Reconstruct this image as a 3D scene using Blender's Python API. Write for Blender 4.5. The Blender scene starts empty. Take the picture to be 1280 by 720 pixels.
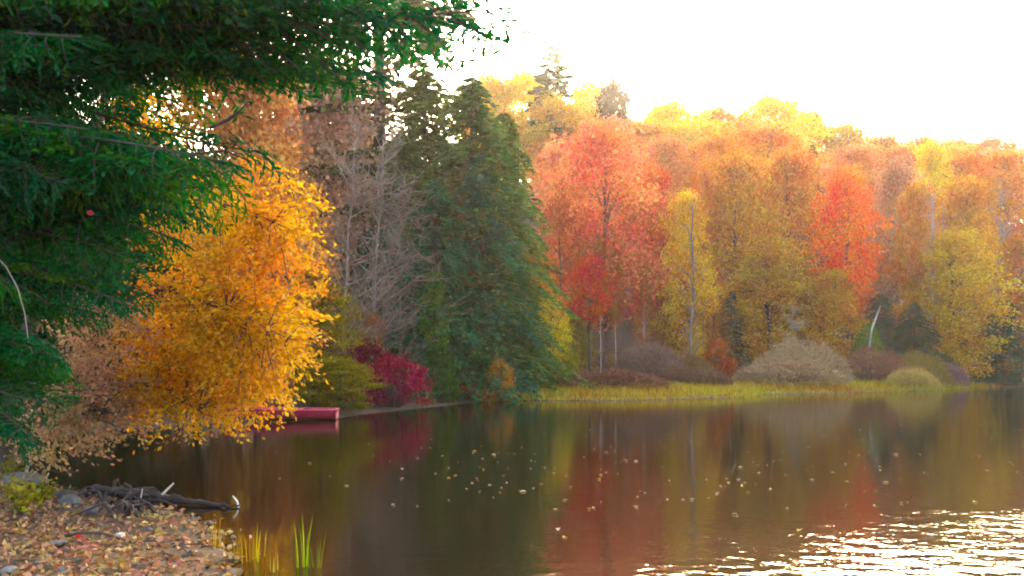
import bpy, math, random
import numpy as np
from mathutils import Vector, Matrix, Quaternion

S = bpy.context.scene
COL = S.collection
R = math.radians

# ------------------------------------------------------------------ camera, light, exposure
EYE = 1.8            # eye height above the pond
FP, CX, HZ = 1000.0, 640.0, 452.0   # photo focal length, centre column, horizon row (photo pixels)
cam = bpy.data.cameras.new('camera')
cam.sensor_width = 36.0
cam.lens = 36.0 * FP / 1280.0
cam.shift_y = (HZ - 360.0) / 1280.0
cam.clip_end = 3000.0
cam.clip_start = 0.1
co = bpy.data.objects.new('camera', cam)
co.location = (0, 0, EYE)
co.rotation_euler = (R(90), 0, 0)
COL.objects.link(co)
S.camera = co

SUN_EL, SUN_AZ = R(16.0), R(12.0)     # azimuth clockwise from straight ahead
w = bpy.data.worlds.new('World')
S.world = w
w.use_nodes = True
nt = w.node_tree
sky = nt.nodes.new('ShaderNodeTexSky')
sky.sky_type = 'NISHITA'
sky.sun_disc = False
sky.sun_elevation = SUN_EL
sky.sun_rotation = SUN_AZ
sky.dust_density = 5.0
sky.air_density = 0.7
sky.ozone_density = 0.3
tint = nt.nodes.new('ShaderNodeMix')          # warm evening air
tint.data_type, tint.blend_type = 'RGBA', 'MULTIPLY'
tint.inputs[0].default_value = 1.0
tint.inputs[7].default_value = (1.0, .92, .78, 1)
nt.links.new(sky.outputs[0], tint.inputs[6])
nt.links.new(tint.outputs[2], nt.nodes['Background'].inputs[0])
nt.nodes['Background'].inputs[1].default_value = 0.15
sl = bpy.data.lights.new('sun', 'SUN')
sl.energy = 4.5
sl.angle = R(0.5)
sl.color = (1.0, 0.86, 0.62)
so = bpy.data.objects.new('sun', sl)
sd = Vector((math.sin(SUN_AZ) * math.cos(SUN_EL), math.cos(SUN_AZ) * math.cos(SUN_EL), math.sin(SUN_EL)))
so.rotation_euler = (-sd).to_track_quat('-Z', 'Y').to_euler()
so.location = (30, 60, 80)
COL.objects.link(so)
S.view_settings.view_transform = 'Standard'
S.view_settings.look = 'None'
S.view_settings.gamma = 1.0
S.view_settings.exposure = 3.45
S.render.engine = 'CYCLES'
cy = S.cycles
cy.use_denoising = True
cy.max_bounces = 6
cy.diffuse_bounces = 3
cy.glossy_bounces = 3
cy.transmission_bounces = 4
cy.caustics_reflective = False
cy.caustics_refractive = False
cy.filter_width = 1.9

# ------------------------------------------------------------------ helpers
rng = np.random.default_rng(7)


def P(px, py, Y=None):
    """photo pixel -> point in the place, on the water plane or at distance Y"""
    if Y is None:
        Y = EYE * FP / (py - HZ)
    return Vector(((px - CX) / FP * Y, Y, EYE - (py - HZ) / FP * Y))


def mesh_from(name, V, F, mats, smooth=False, fm=None):
    """V (n,3); F list of index arrays (each (m,k)); fm material index for each array"""
    me = bpy.data.meshes.new(name)
    V = np.asarray(V, np.float32)
    me.vertices.add(len(V))
    me.vertices.foreach_set('co', V.ravel())
    F = [np.asarray(f, np.int32) for f in F if len(f)]
    nl = sum(f.size for f in F)
    nf = sum(len(f) for f in F)
    me.loops.add(nl)
    me.polygons.add(nf)
    me.loops.foreach_set('vertex_index', np.concatenate([f.ravel() for f in F]))
    tot = np.concatenate([np.full(len(f), f.shape[1], np.int32) for f in F])
    st = np.concatenate([[0], np.cumsum(tot)[:-1]]).astype(np.int32)
    me.polygons.foreach_set('loop_start', st)
    me.polygons.foreach_set('loop_total', tot)
    if smooth:
        me.polygons.foreach_set('use_smooth', np.ones(nf, bool))
    for m in (mats if isinstance(mats, (list, tuple)) else [mats]):
        me.materials.append(m)
    me.update(calc_edges=True)
    return me


class MB:
    """collects vertices and faces, then makes one mesh"""
    def __init__(self):
        self.V, self.F, self.n = [], {}, 0

    def add(self, V, F):
        V = np.asarray(V, float)
        F = np.asarray(F, int)
        self.V.append(V)
        self.F.setdefault(F.shape[1], []).append(F + self.n)
        self.n += len(V)

    def tube(self, pts, rad, n=5, cap=True, rough=0.0):
        pts = np.asarray(pts, float)
        m = len(pts)
        rad = np.broadcast_to(np.asarray(rad, float), (m,))
        d = np.gradient(pts, axis=0)
        d /= np.linalg.norm(d, axis=1)[:, None] + 1e-9
        ref = np.array([0, 0, 1.0]) if abs(d[:, 2]).mean() < 0.8 else np.array([1.0, 0, 0])
        a = np.cross(d, ref); a /= np.linalg.norm(a, axis=1)[:, None] + 1e-9
        b = np.cross(d, a)
        th = np.linspace(0, 2 * math.pi, n, endpoint=False)
        rr = rad[:, None] * (1 + rough * rng.normal(size=(m, n)))
        V = pts[:, None] + rr[..., None] * (np.cos(th)[None, :, None] * a[:, None] + np.sin(th)[None, :, None] * b[:, None])
        i = np.arange(m - 1)[:, None] * n
        j = np.arange(n)[None]
        k = (j + 1) % n
        F = np.stack([i + j, i + k, i + n + k, i + n + j], -1).reshape(-1, 4)
        self.add(V.reshape(-1, 3), F)
        if cap:
            self.F.setdefault(n, []).append(np.array([[self.n - n + q for q in range(n)]]))

    def leaves(self, C, L, W, up=0.0, D=None, flat=0.5):
        """diamond leaves: centres C, length L, width W; D axis direction or random; flat pulls the faces level"""
        C = np.asarray(C, float)
        n = len(C)
        if D is None:
            D = rng.normal(size=(n, 3))
            D[:, 2] *= 1 - 0.6 * flat
        D = D / (np.linalg.norm(D, axis=1)[:, None] + 1e-9)
        N = rng.normal(size=(n, 3)) * (1 - flat) + np.array([0, 0, flat])
        B = np.cross(N, D); B /= np.linalg.norm(B, axis=1)[:, None] + 1e-9
        N = np.cross(D, B)
        L = (np.asarray(L) * rng.uniform(0.65, 1.35, n))[:, None] if np.ndim(L) == 0 else np.asarray(L)[:, None]
        W = (np.asarray(W) * rng.uniform(0.7, 1.3, n))[:, None] if np.ndim(W) == 0 else np.asarray(W)[:, None]
        V = np.stack([C - D * L / 2, C + B * W / 2 + N * W * .15, C + D * L / 2, C - B * W / 2 + N * W * .15], 1).reshape(-1, 3)
        F = np.arange(4 * n).reshape(n, 4)
        self.add(V, F)

    def mesh(self, name, mats, smooth=False):
        return mesh_from(name, np.concatenate(self.V), [np.concatenate(f) for f in self.F.values()], mats, smooth)


def node_obj(name, me, parent=None, loc=(0, 0, 0), rot=(0, 0, 0), sc=(1, 1, 1), color=None):
    o = bpy.data.objects.new(name, me)
    COL.objects.link(o)
    o.location, o.rotation_euler, o.scale = loc, rot, sc
    if parent is not None:
        o.parent = parent
    if color is not None:
        o.color = (*color, 1)
    return o


def tag(o, label, cat, group=None):
    o['label'] = label
    o['category'] = cat
    if group:
        o['group'] = group
    return o


def thing(name, label, cat, loc, rotz=0.0, group=None):
    o = node_obj(name, None, None, loc, (0, 0, rotz))
    o.empty_display_size = 0.3
    return tag(o, label, cat, group)


# ------------------------------------------------------------------ materials
def new_mat(name):
    m = bpy.data.materials.new(name)
    m.use_nodes = True
    t = m.node_tree
    for n in list(t.nodes):
        t.nodes.remove(n)
    return m, t, t.nodes, t.links


def N(t, kind, **kw):
    n = t.nodes.new(kind)
    for k, v in kw.items():
        if k.startswith('i_'):
            n.inputs[k[2:].replace('_', ' ')].default_value = v
        else:
            setattr(n, k, v)
    return n


def math_node(t, op, a, b=None, c=None):
    n = t.nodes.new('ShaderNodeMath')
    n.operation = op
    for i, v in enumerate((a, b, c)):
        if v is None:
            continue
        if isinstance(v, (int, float)):
            n.inputs[i].default_value = v
        else:
            t.links.new(v, n.inputs[i])
    return n.outputs[0]


def leaf_material(name, trans=0.45, hue=0.035, val=(0.6, 1.4), clump=0.6, clump_hue=0.05, sat=1.22, gloss=0.06):
    """leaf: base colour from the object's own colour, varied leaf by leaf and clump by clump"""
    m, t, ns, ln = new_mat(name)
    oi = N(t, 'ShaderNodeObjectInfo')
    ge = N(t, 'ShaderNodeNewGeometry')
    tc = N(t, 'ShaderNodeTexCoord')
    no = N(t, 'ShaderNodeTexNoise', i_Scale=clump, i_Detail=2.0)
    ln.new(tc.outputs['Object'], no.inputs['Vector'])
    rp = ge.outputs['Random Per Island']
    h1 = math_node(t, 'MULTIPLY_ADD', rp, 2 * hue, 0.5 - hue)
    nz = math_node(t, 'SUBTRACT', no.outputs[0], 0.5)
    h2 = math_node(t, 'MULTIPLY_ADD', nz, clump_hue * 2.5, h1)
    wn = N(t, 'ShaderNodeTexWhiteNoise', noise_dimensions='1D')
    ln.new(rp, wn.inputs['W'])
    v1 = math_node(t, 'MULTIPLY_ADD', wn.outputs[0], val[1] - val[0], val[0])
    hs = N(t, 'ShaderNodeHueSaturation', i_Saturation=sat)
    ln.new(h2, hs.inputs['Hue'])
    ln.new(v1, hs.inputs['Value'])
    ln.new(oi.outputs['Color'], hs.inputs['Color'])
    df = N(t, 'ShaderNodeBsdfDiffuse')
    tr = N(t, 'ShaderNodeBsdfTranslucent')
    ln.new(hs.outputs[0], df.inputs[0])
    ln.new(hs.outputs[0], tr.inputs[0])
    mx = N(t, 'ShaderNodeMixShader')
    mx.inputs[0].default_value = trans
    ln.new(df.outputs[0], mx.inputs[1])
    ln.new(tr.outputs[0], mx.inputs[2])
    gl = N(t, 'ShaderNodeBsdfGlossy', i_Roughness=0.45)
    mx2 = N(t, 'ShaderNodeMixShader')
    mx2.inputs[0].default_value = gloss
    ln.new(mx.outputs[0], mx2.inputs[1])
    ln.new(gl.outputs[0], mx2.inputs[2])
    out = N(t, 'ShaderNodeOutputMaterial')
    ln.new(mx2.outputs[0], out.inputs[0])
    return m


def rough_material(name, ramp, scale=3.0, rough=0.85, bump=0.3, stretch=(1, 1, 1), use_obj=False, dist=0.02):
    m, t, ns, ln = new_mat(name)
    tc = N(t, 'ShaderNodeTexCoord')
    mp = N(t, 'ShaderNodeMapping')
    mp.inputs['Scale'].default_value = stretch
    ln.new(tc.outputs['Object'], mp.inputs[0])
    no = N(t, 'ShaderNodeTexNoise', i_Scale=scale, i_Detail=7.0, i_Roughness=0.65)
    ln.new(mp.outputs[0], no.inputs['Vector'])
    cr = N(t, 'ShaderNodeValToRGB')
    el = cr.color_ramp.elements
    el[0].position, el[0].color = ramp[0][0], (*ramp[0][1], 1)
    el[1].position, el[1].color = ramp[-1][0], (*ramp[-1][1], 1)
    for p, c in ramp[1:-1]:
        e = el.new(p)
        e.color = (*c, 1)
    ln.new(no.outputs[0], cr.inputs[0])
    bs = N(t, 'ShaderNodeBsdfPrincipled', i_Roughness=rough)
    if use_obj:
        oi = N(t, 'ShaderNodeObjectInfo')
        mx = N(t, 'ShaderNodeMix', data_type='RGBA', blend_type='MULTIPLY')
        mx.inputs[0].default_value = 1.0
        ln.new(oi.outputs['Color'], mx.inputs[6])
        ln.new(cr.outputs[0], mx.inputs[7])
        ln.new(mx.outputs[2], bs.inputs['Base Color'])
    else:
        ln.new(cr.outputs[0], bs.inputs['Base Color'])
    bp = N(t, 'ShaderNodeBump', i_Strength=bump, i_Distance=dist)
    ln.new(no.outputs[0], bp.inputs['Height'])
    ln.new(bp.outputs[0], bs.inputs['Normal'])
    out = N(t, 'ShaderNodeOutputMaterial')
    ln.new(bs.outputs[0], out.inputs[0])
    return m


LEAF = leaf_material('autumn_leaf', 0.5, 0.020, (0.6, 1.4), 0.3, 0.06, gloss=.012)
NEARLEAF = leaf_material('near_leaf', 0.5, 0.022, (0.6, 1.4), 0.9, 0.06, sat=1.1, gloss=.02)

NEEDLE = leaf_material('needle_spray', 0.35, 0.03, (0.5, 1.5), 0.5, 0.06, gloss=0.008)
TWIGGY = leaf_material('fine_twigs', 0.1, 0.02, (0.7, 1.3), 0.9, 0.02, gloss=0.02)
BLADE = leaf_material('grass_blade', 0.4, 0.03, (0.6, 1.4), 0.25, 0.1, gloss=.02)
LITTER = leaf_material('dry_leaf', 0.2, 0.04, (0.45, 1.5), 1.6, 0.08, sat=.95, gloss=0.02)
BARK = rough_material('bark', [(0.3, (0.35, 0.33, 0.3)), (0.7, (1, 1, 1))], 2.5, 0.9, 0.5, (1, 1, 0.25), True)
DRIFT = rough_material('wet_driftwood', [(0.3, (0.012, 0.010, 0.012)), (0.55, (0.045, 0.030, 0.028)), (0.75, (0.12, 0.08, 0.06))], 7, 0.8, 0.8, (0.4, 1, 1))
PALEWOOD = rough_material('bleached_wood', [(0.3, (0.4, 0.38, 0.34)), (0.7, (0.75, 0.73, 0.68))], 6, 0.8, 0.4)
STONE = rough_material('stone', [(0.3, (0.45, 0.45, 0.45)), (0.7, (1, 1, 1))], 4, 0.8, 0.5, (1, 1, 1), True)


def ground_material():
    m, t, ns, ln = new_mat('earth_and_litter')
    tc = N(t, 'ShaderNodeTexCoord')
    n1 = N(t, 'ShaderNodeTexNoise', i_Scale=0.35, i_Detail=5.0)
    n2 = N(t, 'ShaderNodeTexNoise', i_Scale=9.0, i_Detail=6.0, i_Roughness=0.7)
    for n in (n1, n2):
        ln.new(tc.outputs['Object'], n.inputs['Vector'])
    c1 = N(t, 'ShaderNodeValToRGB')
    e = c1.color_ramp.elements
    e[0].position, e[0].color = 0.3, (0.022, 0.017, 0.014, 1)
    e[1].position, e[1].color = 0.72, (0.15, 0.09, 0.055, 1)
    x = e.new(0.5); x.color = (0.055, 0.038, 0.027, 1)
    ln.new(n2.outputs[0], c1.inputs[0])
    c2 = N(t, 'ShaderNodeValToRGB')
    e = c2.color_ramp.elements
    e[0].position, e[0].color = 0.42, (0.75, 0.75, 0.8, 1)
    e[1].position, e[1].color = 0.6, (1.2, 1.0, 0.75, 1)
    ln.new(n1.outputs[0], c2.inputs[0])
    mx = N(t, 'ShaderNodeMix', data_type='RGBA', blend_type='MULTIPLY')
    mx.inputs[0].default_value = 1.0
    ln.new(c1.outputs[0], mx.inputs[6]); ln.new(c2.outputs[0], mx.inputs[7])
    bs = N(t, 'ShaderNodeBsdfPrincipled', i_Roughness=0.85)
    ln.new(mx.outputs[2], bs.inputs['Base Color'])
    bp = N(t, 'ShaderNodeBump', i_Strength=0.6, i_Distance=0.04)
    ln.new(n2.outputs[0], bp.inputs['Height'])
    ln.new(bp.outputs[0], bs.inputs['Normal'])
    out = N(t, 'ShaderNodeOutputMaterial')
    ln.new(bs.outputs[0], out.inputs[0])
    return m


def water_material():
    m, t, ns, ln = new_mat('pond_water')
    tc = N(t, 'ShaderNodeTexCoord')
    sp = N(t, 'ShaderNodeSeparateXYZ')
    ln.new(tc.outputs['Object'], sp.inputs[0])
    # breeze patch towards the near right: ripples of its own
    pn = N(t, 'ShaderNodeTexNoise', i_Scale=0.5, i_Detail=3.0)
    ln.new(tc.outputs['Object'], pn.inputs['Vector'])
    a = math_node(t, 'MULTIPLY_ADD', sp.outputs[1], -0.30, 2.5)
    b = math_node(t, 'MULTIPLY_ADD', sp.outputs[0], 0.17, a)
    c = math_node(t, 'MULTIPLY_ADD', pn.outputs[0], 1.6, b)
    mr = N(t, 'ShaderNodeMapRange', interpolation_type='SMOOTHSTEP')
    mr.inputs[1].default_value = 0.75
    mr.inputs[2].default_value = 3.7
    ln.new(c, mr.inputs[0])
    mp = N(t, 'ShaderNodeMapping')
    mp.inputs['Scale'].default_value = (1.45, 2.1, 1.0)
    mp.inputs['Rotation'].default_value = (0, 0, R(8))
    ln.new(tc.outputs['Object'], mp.inputs[0])
    r1 = N(t, 'ShaderNodeTexNoise', i_Scale=2.3, i_Detail=3.0, i_Roughness=0.5)
    r2 = N(t, 'ShaderNodeTexNoise', i_Scale=9.0, i_Detail=2.0)
    ln.new(mp.outputs[0], r1.inputs['Vector'])
    ln.new(mp.outputs[0], r2.inputs['Vector'])
    big = math_node(t, 'MULTIPLY', r1.outputs[0], math_node(t, 'MULTIPLY_ADD', mr.outputs[0], 0.072, 0.0016))
    hh = math_node(t, 'MULTIPLY_ADD', r2.outputs[0], 0.0012, big)
    bp = N(t, 'ShaderNodeBump', i_Strength=1.0, i_Distance=1.0)
    ln.new(hh, bp.inputs['Height'])
    bs = N(t, 'ShaderNodeBsdfPrincipled', i_Roughness=0.055, i_IOR=2.1)
    bs.inputs['Base Color'].default_value = (0.012, 0.008, 0.003, 1)
    ln.new(bp.outputs[0], bs.inputs['Normal'])
    ln.new(math_node(t, 'MULTIPLY_ADD', mr.outputs[0], .045, .055), bs.inputs['Roughness'])
    out = N(t, 'ShaderNodeOutputMaterial')
    ln.new(bs.outputs[0], out.inputs[0])
    return m


# ------------------------------------------------------------------ the setting: ground, water, hill
SHORE = np.array([(14, 1.5), (4, 2.4), (0.5, 4.2), (-1.6, 5.6), (-2.35, 6.7), (-2.6, 7.3), (-3.0, 8.2), (-3.6, 9.2), (-4.7, 10.0), (-6.0, 11.0),
                  (-7.2, 11.9), (-8.4, 13.4), (-9.7, 15.5), (-11, 18), (-10.6, 21), (-9.0, 23.3), (-7.2, 24.6), (-5.5, 25.6),
                  (-4.9, 28), (-4.2, 29.4), (-3.2, 31.5), (-1.6, 35.4), (0.5, 36.6), (2.5, 36.9), (5.2, 37.0), (7.6, 37.8),
                  (11.5, 40), (13.6, 43.5), (17, 44.8), (21, 46.4), (26, 49.5), (31, 54.5), (37, 59), (49, 63), (70, 66),
                  (95, 58), (110, 35), (100, 5), (60, -12), (30, -6)], float)


def shore_dist(X, Y):
    """distance to the shoreline: positive on land, negative on the pond"""
    X = np.asarray(X, float); Y = np.asarray(Y, float)
    A = SHORE; B = np.roll(SHORE, -1, 0)
    d = np.full(X.shape, 1e9)
    ins = np.zeros(X.shape, bool)
    for (ax, ay), (bx, by) in zip(A, B):
        ux, uy = bx - ax, by - ay
        tt = np.clip(((X - ax) * ux + (Y - ay) * uy) / (ux * ux + uy * uy), 0, 1)
        d = np.minimum(d, np.hypot(X - ax - tt * ux, Y - ay - tt * uy))
        c = (ay > Y) != (by > Y)
        ins ^= c & (X < (bx - ax) * (Y - ay) / (by - ay + 1e-12) + ax)
    return np.where(ins, -d, d)


def sstep(a, b, x):
    t = np.clip((x - a) / (b - a), 0, 1)
    return t * t * (3 - 2 * t)


def ground_z(X, Y):
    X = np.asarray(X, float); Y = np.asarray(Y, float)
    d = shore_dist(X, Y)
    z = np.where(d < 0, np.maximum(d * 0.25, -1.2), 0.04 * np.sqrt(np.maximum(d, 0)) + 0.045 * np.minimum(np.maximum(d, 0), 20))
    edge = 62 - 0.10 * np.minimum(X, 0)
    up = np.maximum(Y - edge - 0.12 * np.maximum(X - 15, 0), 0)
    ridge = 41.0 - 0.10 * np.clip(X, 0, 90) + 0.03 * np.clip(X, -80, 0)
    hill = ridge * (1 - np.exp(-up / 52.0)) * sstep(0, 16, up)
    left = 5.0 * sstep(6, 50, np.maximum(d, 0)) * sstep(-2, -22, X)
    z = z + np.where(d > 0, hill + left, 0)
    z = z + np.where((np.abs(d) < 1.2) & (Y < 16), .035 * np.sin(X * 5.3 + 2 * np.sin(Y * 3.1)) * np.sin(Y * 4.7 + 1.5 * np.sin(X * 2.7)), 0)
    z = z + np.where(d > 0.3, 0.03 * np.sin(X * 2.1 + Y * 1.3) * np.sin(Y * 1.7 - X * 0.8), 0)
    return z


def gz(x, y):
    return float(ground_z(np.array([x]), np.array([y]))[0])


def axis(knots):
    out = []
    for a, b, s in knots:
        out.append(np.arange(a, b, s))
    return np.unique(np.concatenate(out))


gx = axis([(-500, -60, 22), (-60, -14, 2.0), (-14, -1, 0.11), (-1, 4, 0.3), (4, 60, 1.2), (60, 130, 4), (130, 520, 24)])
gy = axis([(-80, 0, 4), (0, 5, .3), (5, 13, 0.11), (13, 16, .3), (16, 68, 0.7), (68, 170, 3), (170, 700, 25)])
XX, YY = np.meshgrid(gx, gy)
ZZ = ground_z(XX, YY)
nx, ny = len(gx), len(gy)
ii = (np.arange(ny - 1)[:, None] * nx + np.arange(nx - 1)[None]).ravel()
ground = node_obj('ground', mesh_from('ground', np.stack([XX, YY, ZZ], -1).reshape(-1, 3),
                  [np.stack([ii, ii + 1, ii + nx + 1, ii + nx], -1)], ground_material(), True))
ground['kind'] = 'structure'
wv = [(-14, -16, 0), (125, -16, 0), (125, 75, 0), (-14, 75, 0)]
water = node_obj('water', mesh_from('water', wv, [[(0, 1, 2, 3)]], water_material()))
water['kind'] = 'structure'

# ------------------------------------------------------------------ tree prototypes (shared meshes)
def profile(u, kind):
    u = np.clip(u, 0, 1)
    if kind == 'cone':
        return (1 - u) ** 0.68 * np.minimum(u * 8 + 0.6, 1)
    if kind == 'broadcone':
        return (1 - u) ** 0.55 * np.minimum(u * 8 + 0.6, 1) * (1 + .16 * np.sin(u * 23)) 
    if kind == 'round':
        return np.sqrt(np.maximum(1 - (2 * u - 0.95) ** 2 * 0.95, 0.02))
    return np.minimum((u * 3.2 + 0.3), 1) * np.sqrt(np.maximum(1 - u ** 2.2, 0.0)) * 0.97 + 0.03


def broadleaf(seed, cb=0.2, W=8.0, H=16.0, clumps=110, per=120, leaf=(0.29, 0.19), kind='egg', sig=0.62):
    """-> (trunk mesh, crown mesh) about 8 m wide and 16 m high"""
    global rng
    rng = np.random.default_rng(seed)
    tb, cbm = MB(), MB()
    zs = np.linspace(-0.3, H * 0.88, 12)
    wob = np.cumsum(rng.normal(0, 0.10, (12, 2)), 0); wob[:2] = 0
    spine = np.column_stack([wob, zs])
    rad = 0.20 * (1 - zs / (H * 0.95)) ** 0.8 + 0.02
    rad[0] = 0.3
    tb.tube(spine, rad, 7)
    pts = []
    l1, l2, l3 = rng.uniform(0, 6.28, 3)
    for k in range(clumps):
        u = (k + rng.uniform()) / clumps
        u = u ** 0.9
        r = profile(u, kind) * W / 2 * rng.uniform(0.25, 1.0) ** 0.55 * rng.uniform(0.72, 1.16)
        az = k * 2.39996 + rng.normal(0, 0.5)
        r *= 1 + .22 * math.sin(2 * az + l1 + 5 * u) + .16 * math.sin(3 * az + l2 - 9 * u) + .12 * math.sin(13 * u + l3)
        z = H * (cb + (1 - cb) * u * (0.93 + .09 * rng.uniform()))
        c = np.array([r * math.cos(az), r * math.sin(az), z])
        pts.append(c)
        if k % 2 == 0:
            z0 = max(z - r * rng.uniform(0.5, 0.9) - 0.3, H * 0.08)
            s = np.array([np.interp(z0, zs, spine[:, 0]), np.interp(z0, zs, spine[:, 1]), min(z0, H * .85)])
            mid = (s + c) / 2 + np.array([0, 0, 0.12 * r]) + rng.normal(0, 0.12, 3)
            q = np.array([s, (s * .55 + mid * .5) - (0, 0, 0.02), mid, (mid + c) / 2 + rng.normal(0, .1, 3), c])
            tb.tube(q, np.array([0.055, 0.045, 0.03, 0.02, 0.008]) * (0.6 + 0.5 * (1 - u)), 4)
    C = []
    for c in pts:
        q_ = rng.uniform(.35, 1.0)
        n = int(per * (0.3 + 1.0 * q_))
        s = sig * (.45 + .8 * q_)
        g = rng.normal(0, 1, (n, 3)) * np.array([s, s, s * 0.6])
        C.append(c + g)
    cbm.leaves(np.concatenate(C), leaf[0], leaf[1], flat=0.4)
    return tb.mesh('trunk', BARK, True), cbm.mesh('crown', LEAF)


def conifer(seed, W=6.0, H=15.0, step=0.42, per=6, q=58, leaf=(0.30, 0.10), droop=0.25, sparse=0.0, bare=0.06, shape='cone', ragged=.6):
    global rng
    rng = np.random.default_rng(seed)
    tb, cbm = MB(), MB()
    tb.tube([(0, 0, -.3), (0.03, 0, H * .3), (0, .04, H * .7), (0, 0, H)], [0.24, 0.17, 0.09, 0.01], 7)
    z = H * bare
    C, D = [], []
    while z < H * 0.99:
        u = (z - H * bare) / (H * (1 - bare))
        L0 = profile(u, shape) * W / 2
        for j in range(per):
            if rng.uniform() < sparse:
                continue
            az = rng.uniform(0, 2 * math.pi)
            L = L0 * rng.uniform(ragged, 1.15) + 0.12
            el = R(rng.normal(8 + 25 * u, 8))
            hv = np.array([math.cos(az), math.sin(az)])
            t = np.linspace(0, 1, 5)
            path = np.column_stack([hv[0] * L * t, hv[1] * L * t, z + L * (math.tan(el) * t - (droop + math.tan(el)) * t ** 2)])
            tb.tube(path, np.linspace(0.03, 0.006, 5), 3, cap=False)
            n = max(int(q * L / (W / 2) * rng.uniform(.7, 1.2)), 6)
            tt = rng.uniform(0.12, 1.0, n) ** 0.8
            base = np.column_stack([np.interp(tt, t, path[:, i]) for i in range(3)])
            side = rng.normal(0, 0.22, n) * L * (1.05 - tt * 0.75)
            base[:, 0] += -hv[1] * side; base[:, 1] += hv[0] * side
            base[:, 2] += rng.normal(0, 0.05, n) - np.abs(side) * 0.25
            C.append(base)
            d = np.column_stack([hv[0] - hv[1] * np.sign(side) * 0.9, hv[1] + hv[0] * np.sign(side) * 0.9, np.full(n, -0.35)]) + rng.normal(0, .25, (n, 3))
            D.append(d)
        z += step * rng.uniform(0.7, 1.3) * (1.1 - 0.35 * u)
    cbm.leaves(np.concatenate(C), leaf[0], leaf[1], D=np.concatenate(D), flat=0.6)
    return tb.mesh('trunk', BARK, True), cbm.mesh('crown', NEEDLE)


def bare_tree(seed, W=7.0, H=12.0, lean=0.25, n=62):
    """leafless: pale limbs that fork into a haze of twigs -> (trunk, branches)"""
    global rng
    rng = np.random.default_rng(seed)
    tb, br = MB(), MB()
    zs = np.linspace(-0.2, H * 0.9, 9)
    sp = np.column_stack([zs * lean * 0.25, np.zeros(9), zs]) + np.vstack([np.zeros((2, 3)), rng.normal(0, .08, (7, 3))])
    tb.tube(sp, np.linspace(0.10, 0.015, 9), 6)

    def grow(p, d, L, r, lv):
        k = 5
        pts = [p]
        for _ in range(k):
            d = d + rng.normal(0, 0.16, 3) + np.array([0, 0, 0.02])
            d /= np.linalg.norm(d)
            pts.append(pts[-1] + d * L / k)
        br.tube(pts, np.linspace(r, r * 0.35, k + 1), 3, cap=False)
        if lv == 0:
            return
        for q in range(5 if lv > 1 else 4):
            i = rng.integers(1, k + 1)
            nd = d + rng.normal(0, 0.55, 3)
            nd /= np.linalg.norm(nd)
            grow(pts[i], nd, L * rng.uniform(.4, .65), r * 0.5, lv - 1)
    for k in range(n):
        u = rng.uniform(0.12, 0.98)
        i = u * 8
        p = np.array([np.interp(i, range(9), sp[:, a]) for a in range(3)])
        az = rng.uniform(0, 2 * math.pi)
        d = np.array([math.cos(az) + lean, math.sin(az), rng.uniform(0.15, 0.9)])
        d /= np.linalg.norm(d)
        grow(p, d, W * 0.5 * rng.uniform(.6, 1.0) * (1.1 - u * .6), 0.032, 2)
    return tb.mesh('trunk', BARK, True), br.mesh('branches', TWIGGY)


def shrub(seed, W=3.0, H=2.0, clumps=60, per=55, leaf=(0.11, 0.07)):
    global rng
    rng = np.random.default_rng(seed)
    tb, cbm = MB(), MB()
    C = []
    for k in range(clumps):
        az = k * 2.39996 + rng.normal(0, .3)
        u = rng.uniform(0.05, 1)
        r = W / 2 * math.sqrt(max(1 - u ** 2, 0)) * rng.uniform(0.3, 1.0) ** .5 * 0.92
        c = np.array([r * math.cos(az), r * math.sin(az), H * u * 0.93 + .04])
        b = np.array([0.12 * math.cos(az), 0.12 * math.sin(az), -0.05])
        tb.tube([b, b * .4 + c * .5 + (0, 0, .1), c], [0.022, 0.014, 0.005], 3, cap=False)
        n = int(per * rng.uniform(.6, 1.4))
        C.append(c + rng.normal(0, 1, (n, 3)) * np.array([.22, .22, .14]))
    C = np.concatenate(C)
    C[:, 2] = np.maximum(C[:, 2], 0.02)
    cbm.leaves(C, leaf[0], leaf[1], flat=.35)
    return tb.mesh('stems', BARK), cbm.mesh('foliage', LEAF)


def twig_shrub(seed, W=3.0, H=2.0, n=6500):
    """a dome of fine leafless twigs -> (stems, twigs)"""
    global rng
    rng = np.random.default_rng(seed)
    tb, br = MB(), MB()
    for k in range(26):
        az = k * 2.4
        r = W * .42 * math.sqrt((k + .5) / 26)
        e = np.array([r * math.cos(az), r * math.sin(az), H * .7 * math.sqrt(max(1 - (r / W * 2) ** 2, .05))])
        tb.tube([e * (.3, .3, 0) - (0, 0, .05), e * (.55, .55, .6), e], [.025, .016, .006], 3, cap=False)
    a = rng.uniform(0, 2 * math.pi, n)
    r = np.sqrt(rng.uniform(0, 1, n)) * W / 2
    top = H * np.sqrt(np.maximum(1 - (r / (W / 2)) ** 2, 0.02)) * (0.86 + .1 * np.sin(a * 3 + seed) + rng.uniform(-.1, .08, n))
    c = np.column_stack([r * np.cos(a), r * np.sin(a), top * rng.uniform(0.25, 1, n) ** .5])
    d = np.column_stack([np.cos(a) * r / W * 1.4, np.sin(a) * r / W * 1.4, np.ones(n) * .8]) + rng.normal(0, .6, (n, 3))
    c[:, 2] = np.maximum(c[:, 2], .16)
    br.leaves(c, .27, .022, D=d, flat=0.0)
    return tb.mesh('stems', BARK), br.mesh('twigs', TWIGGY)


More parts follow.
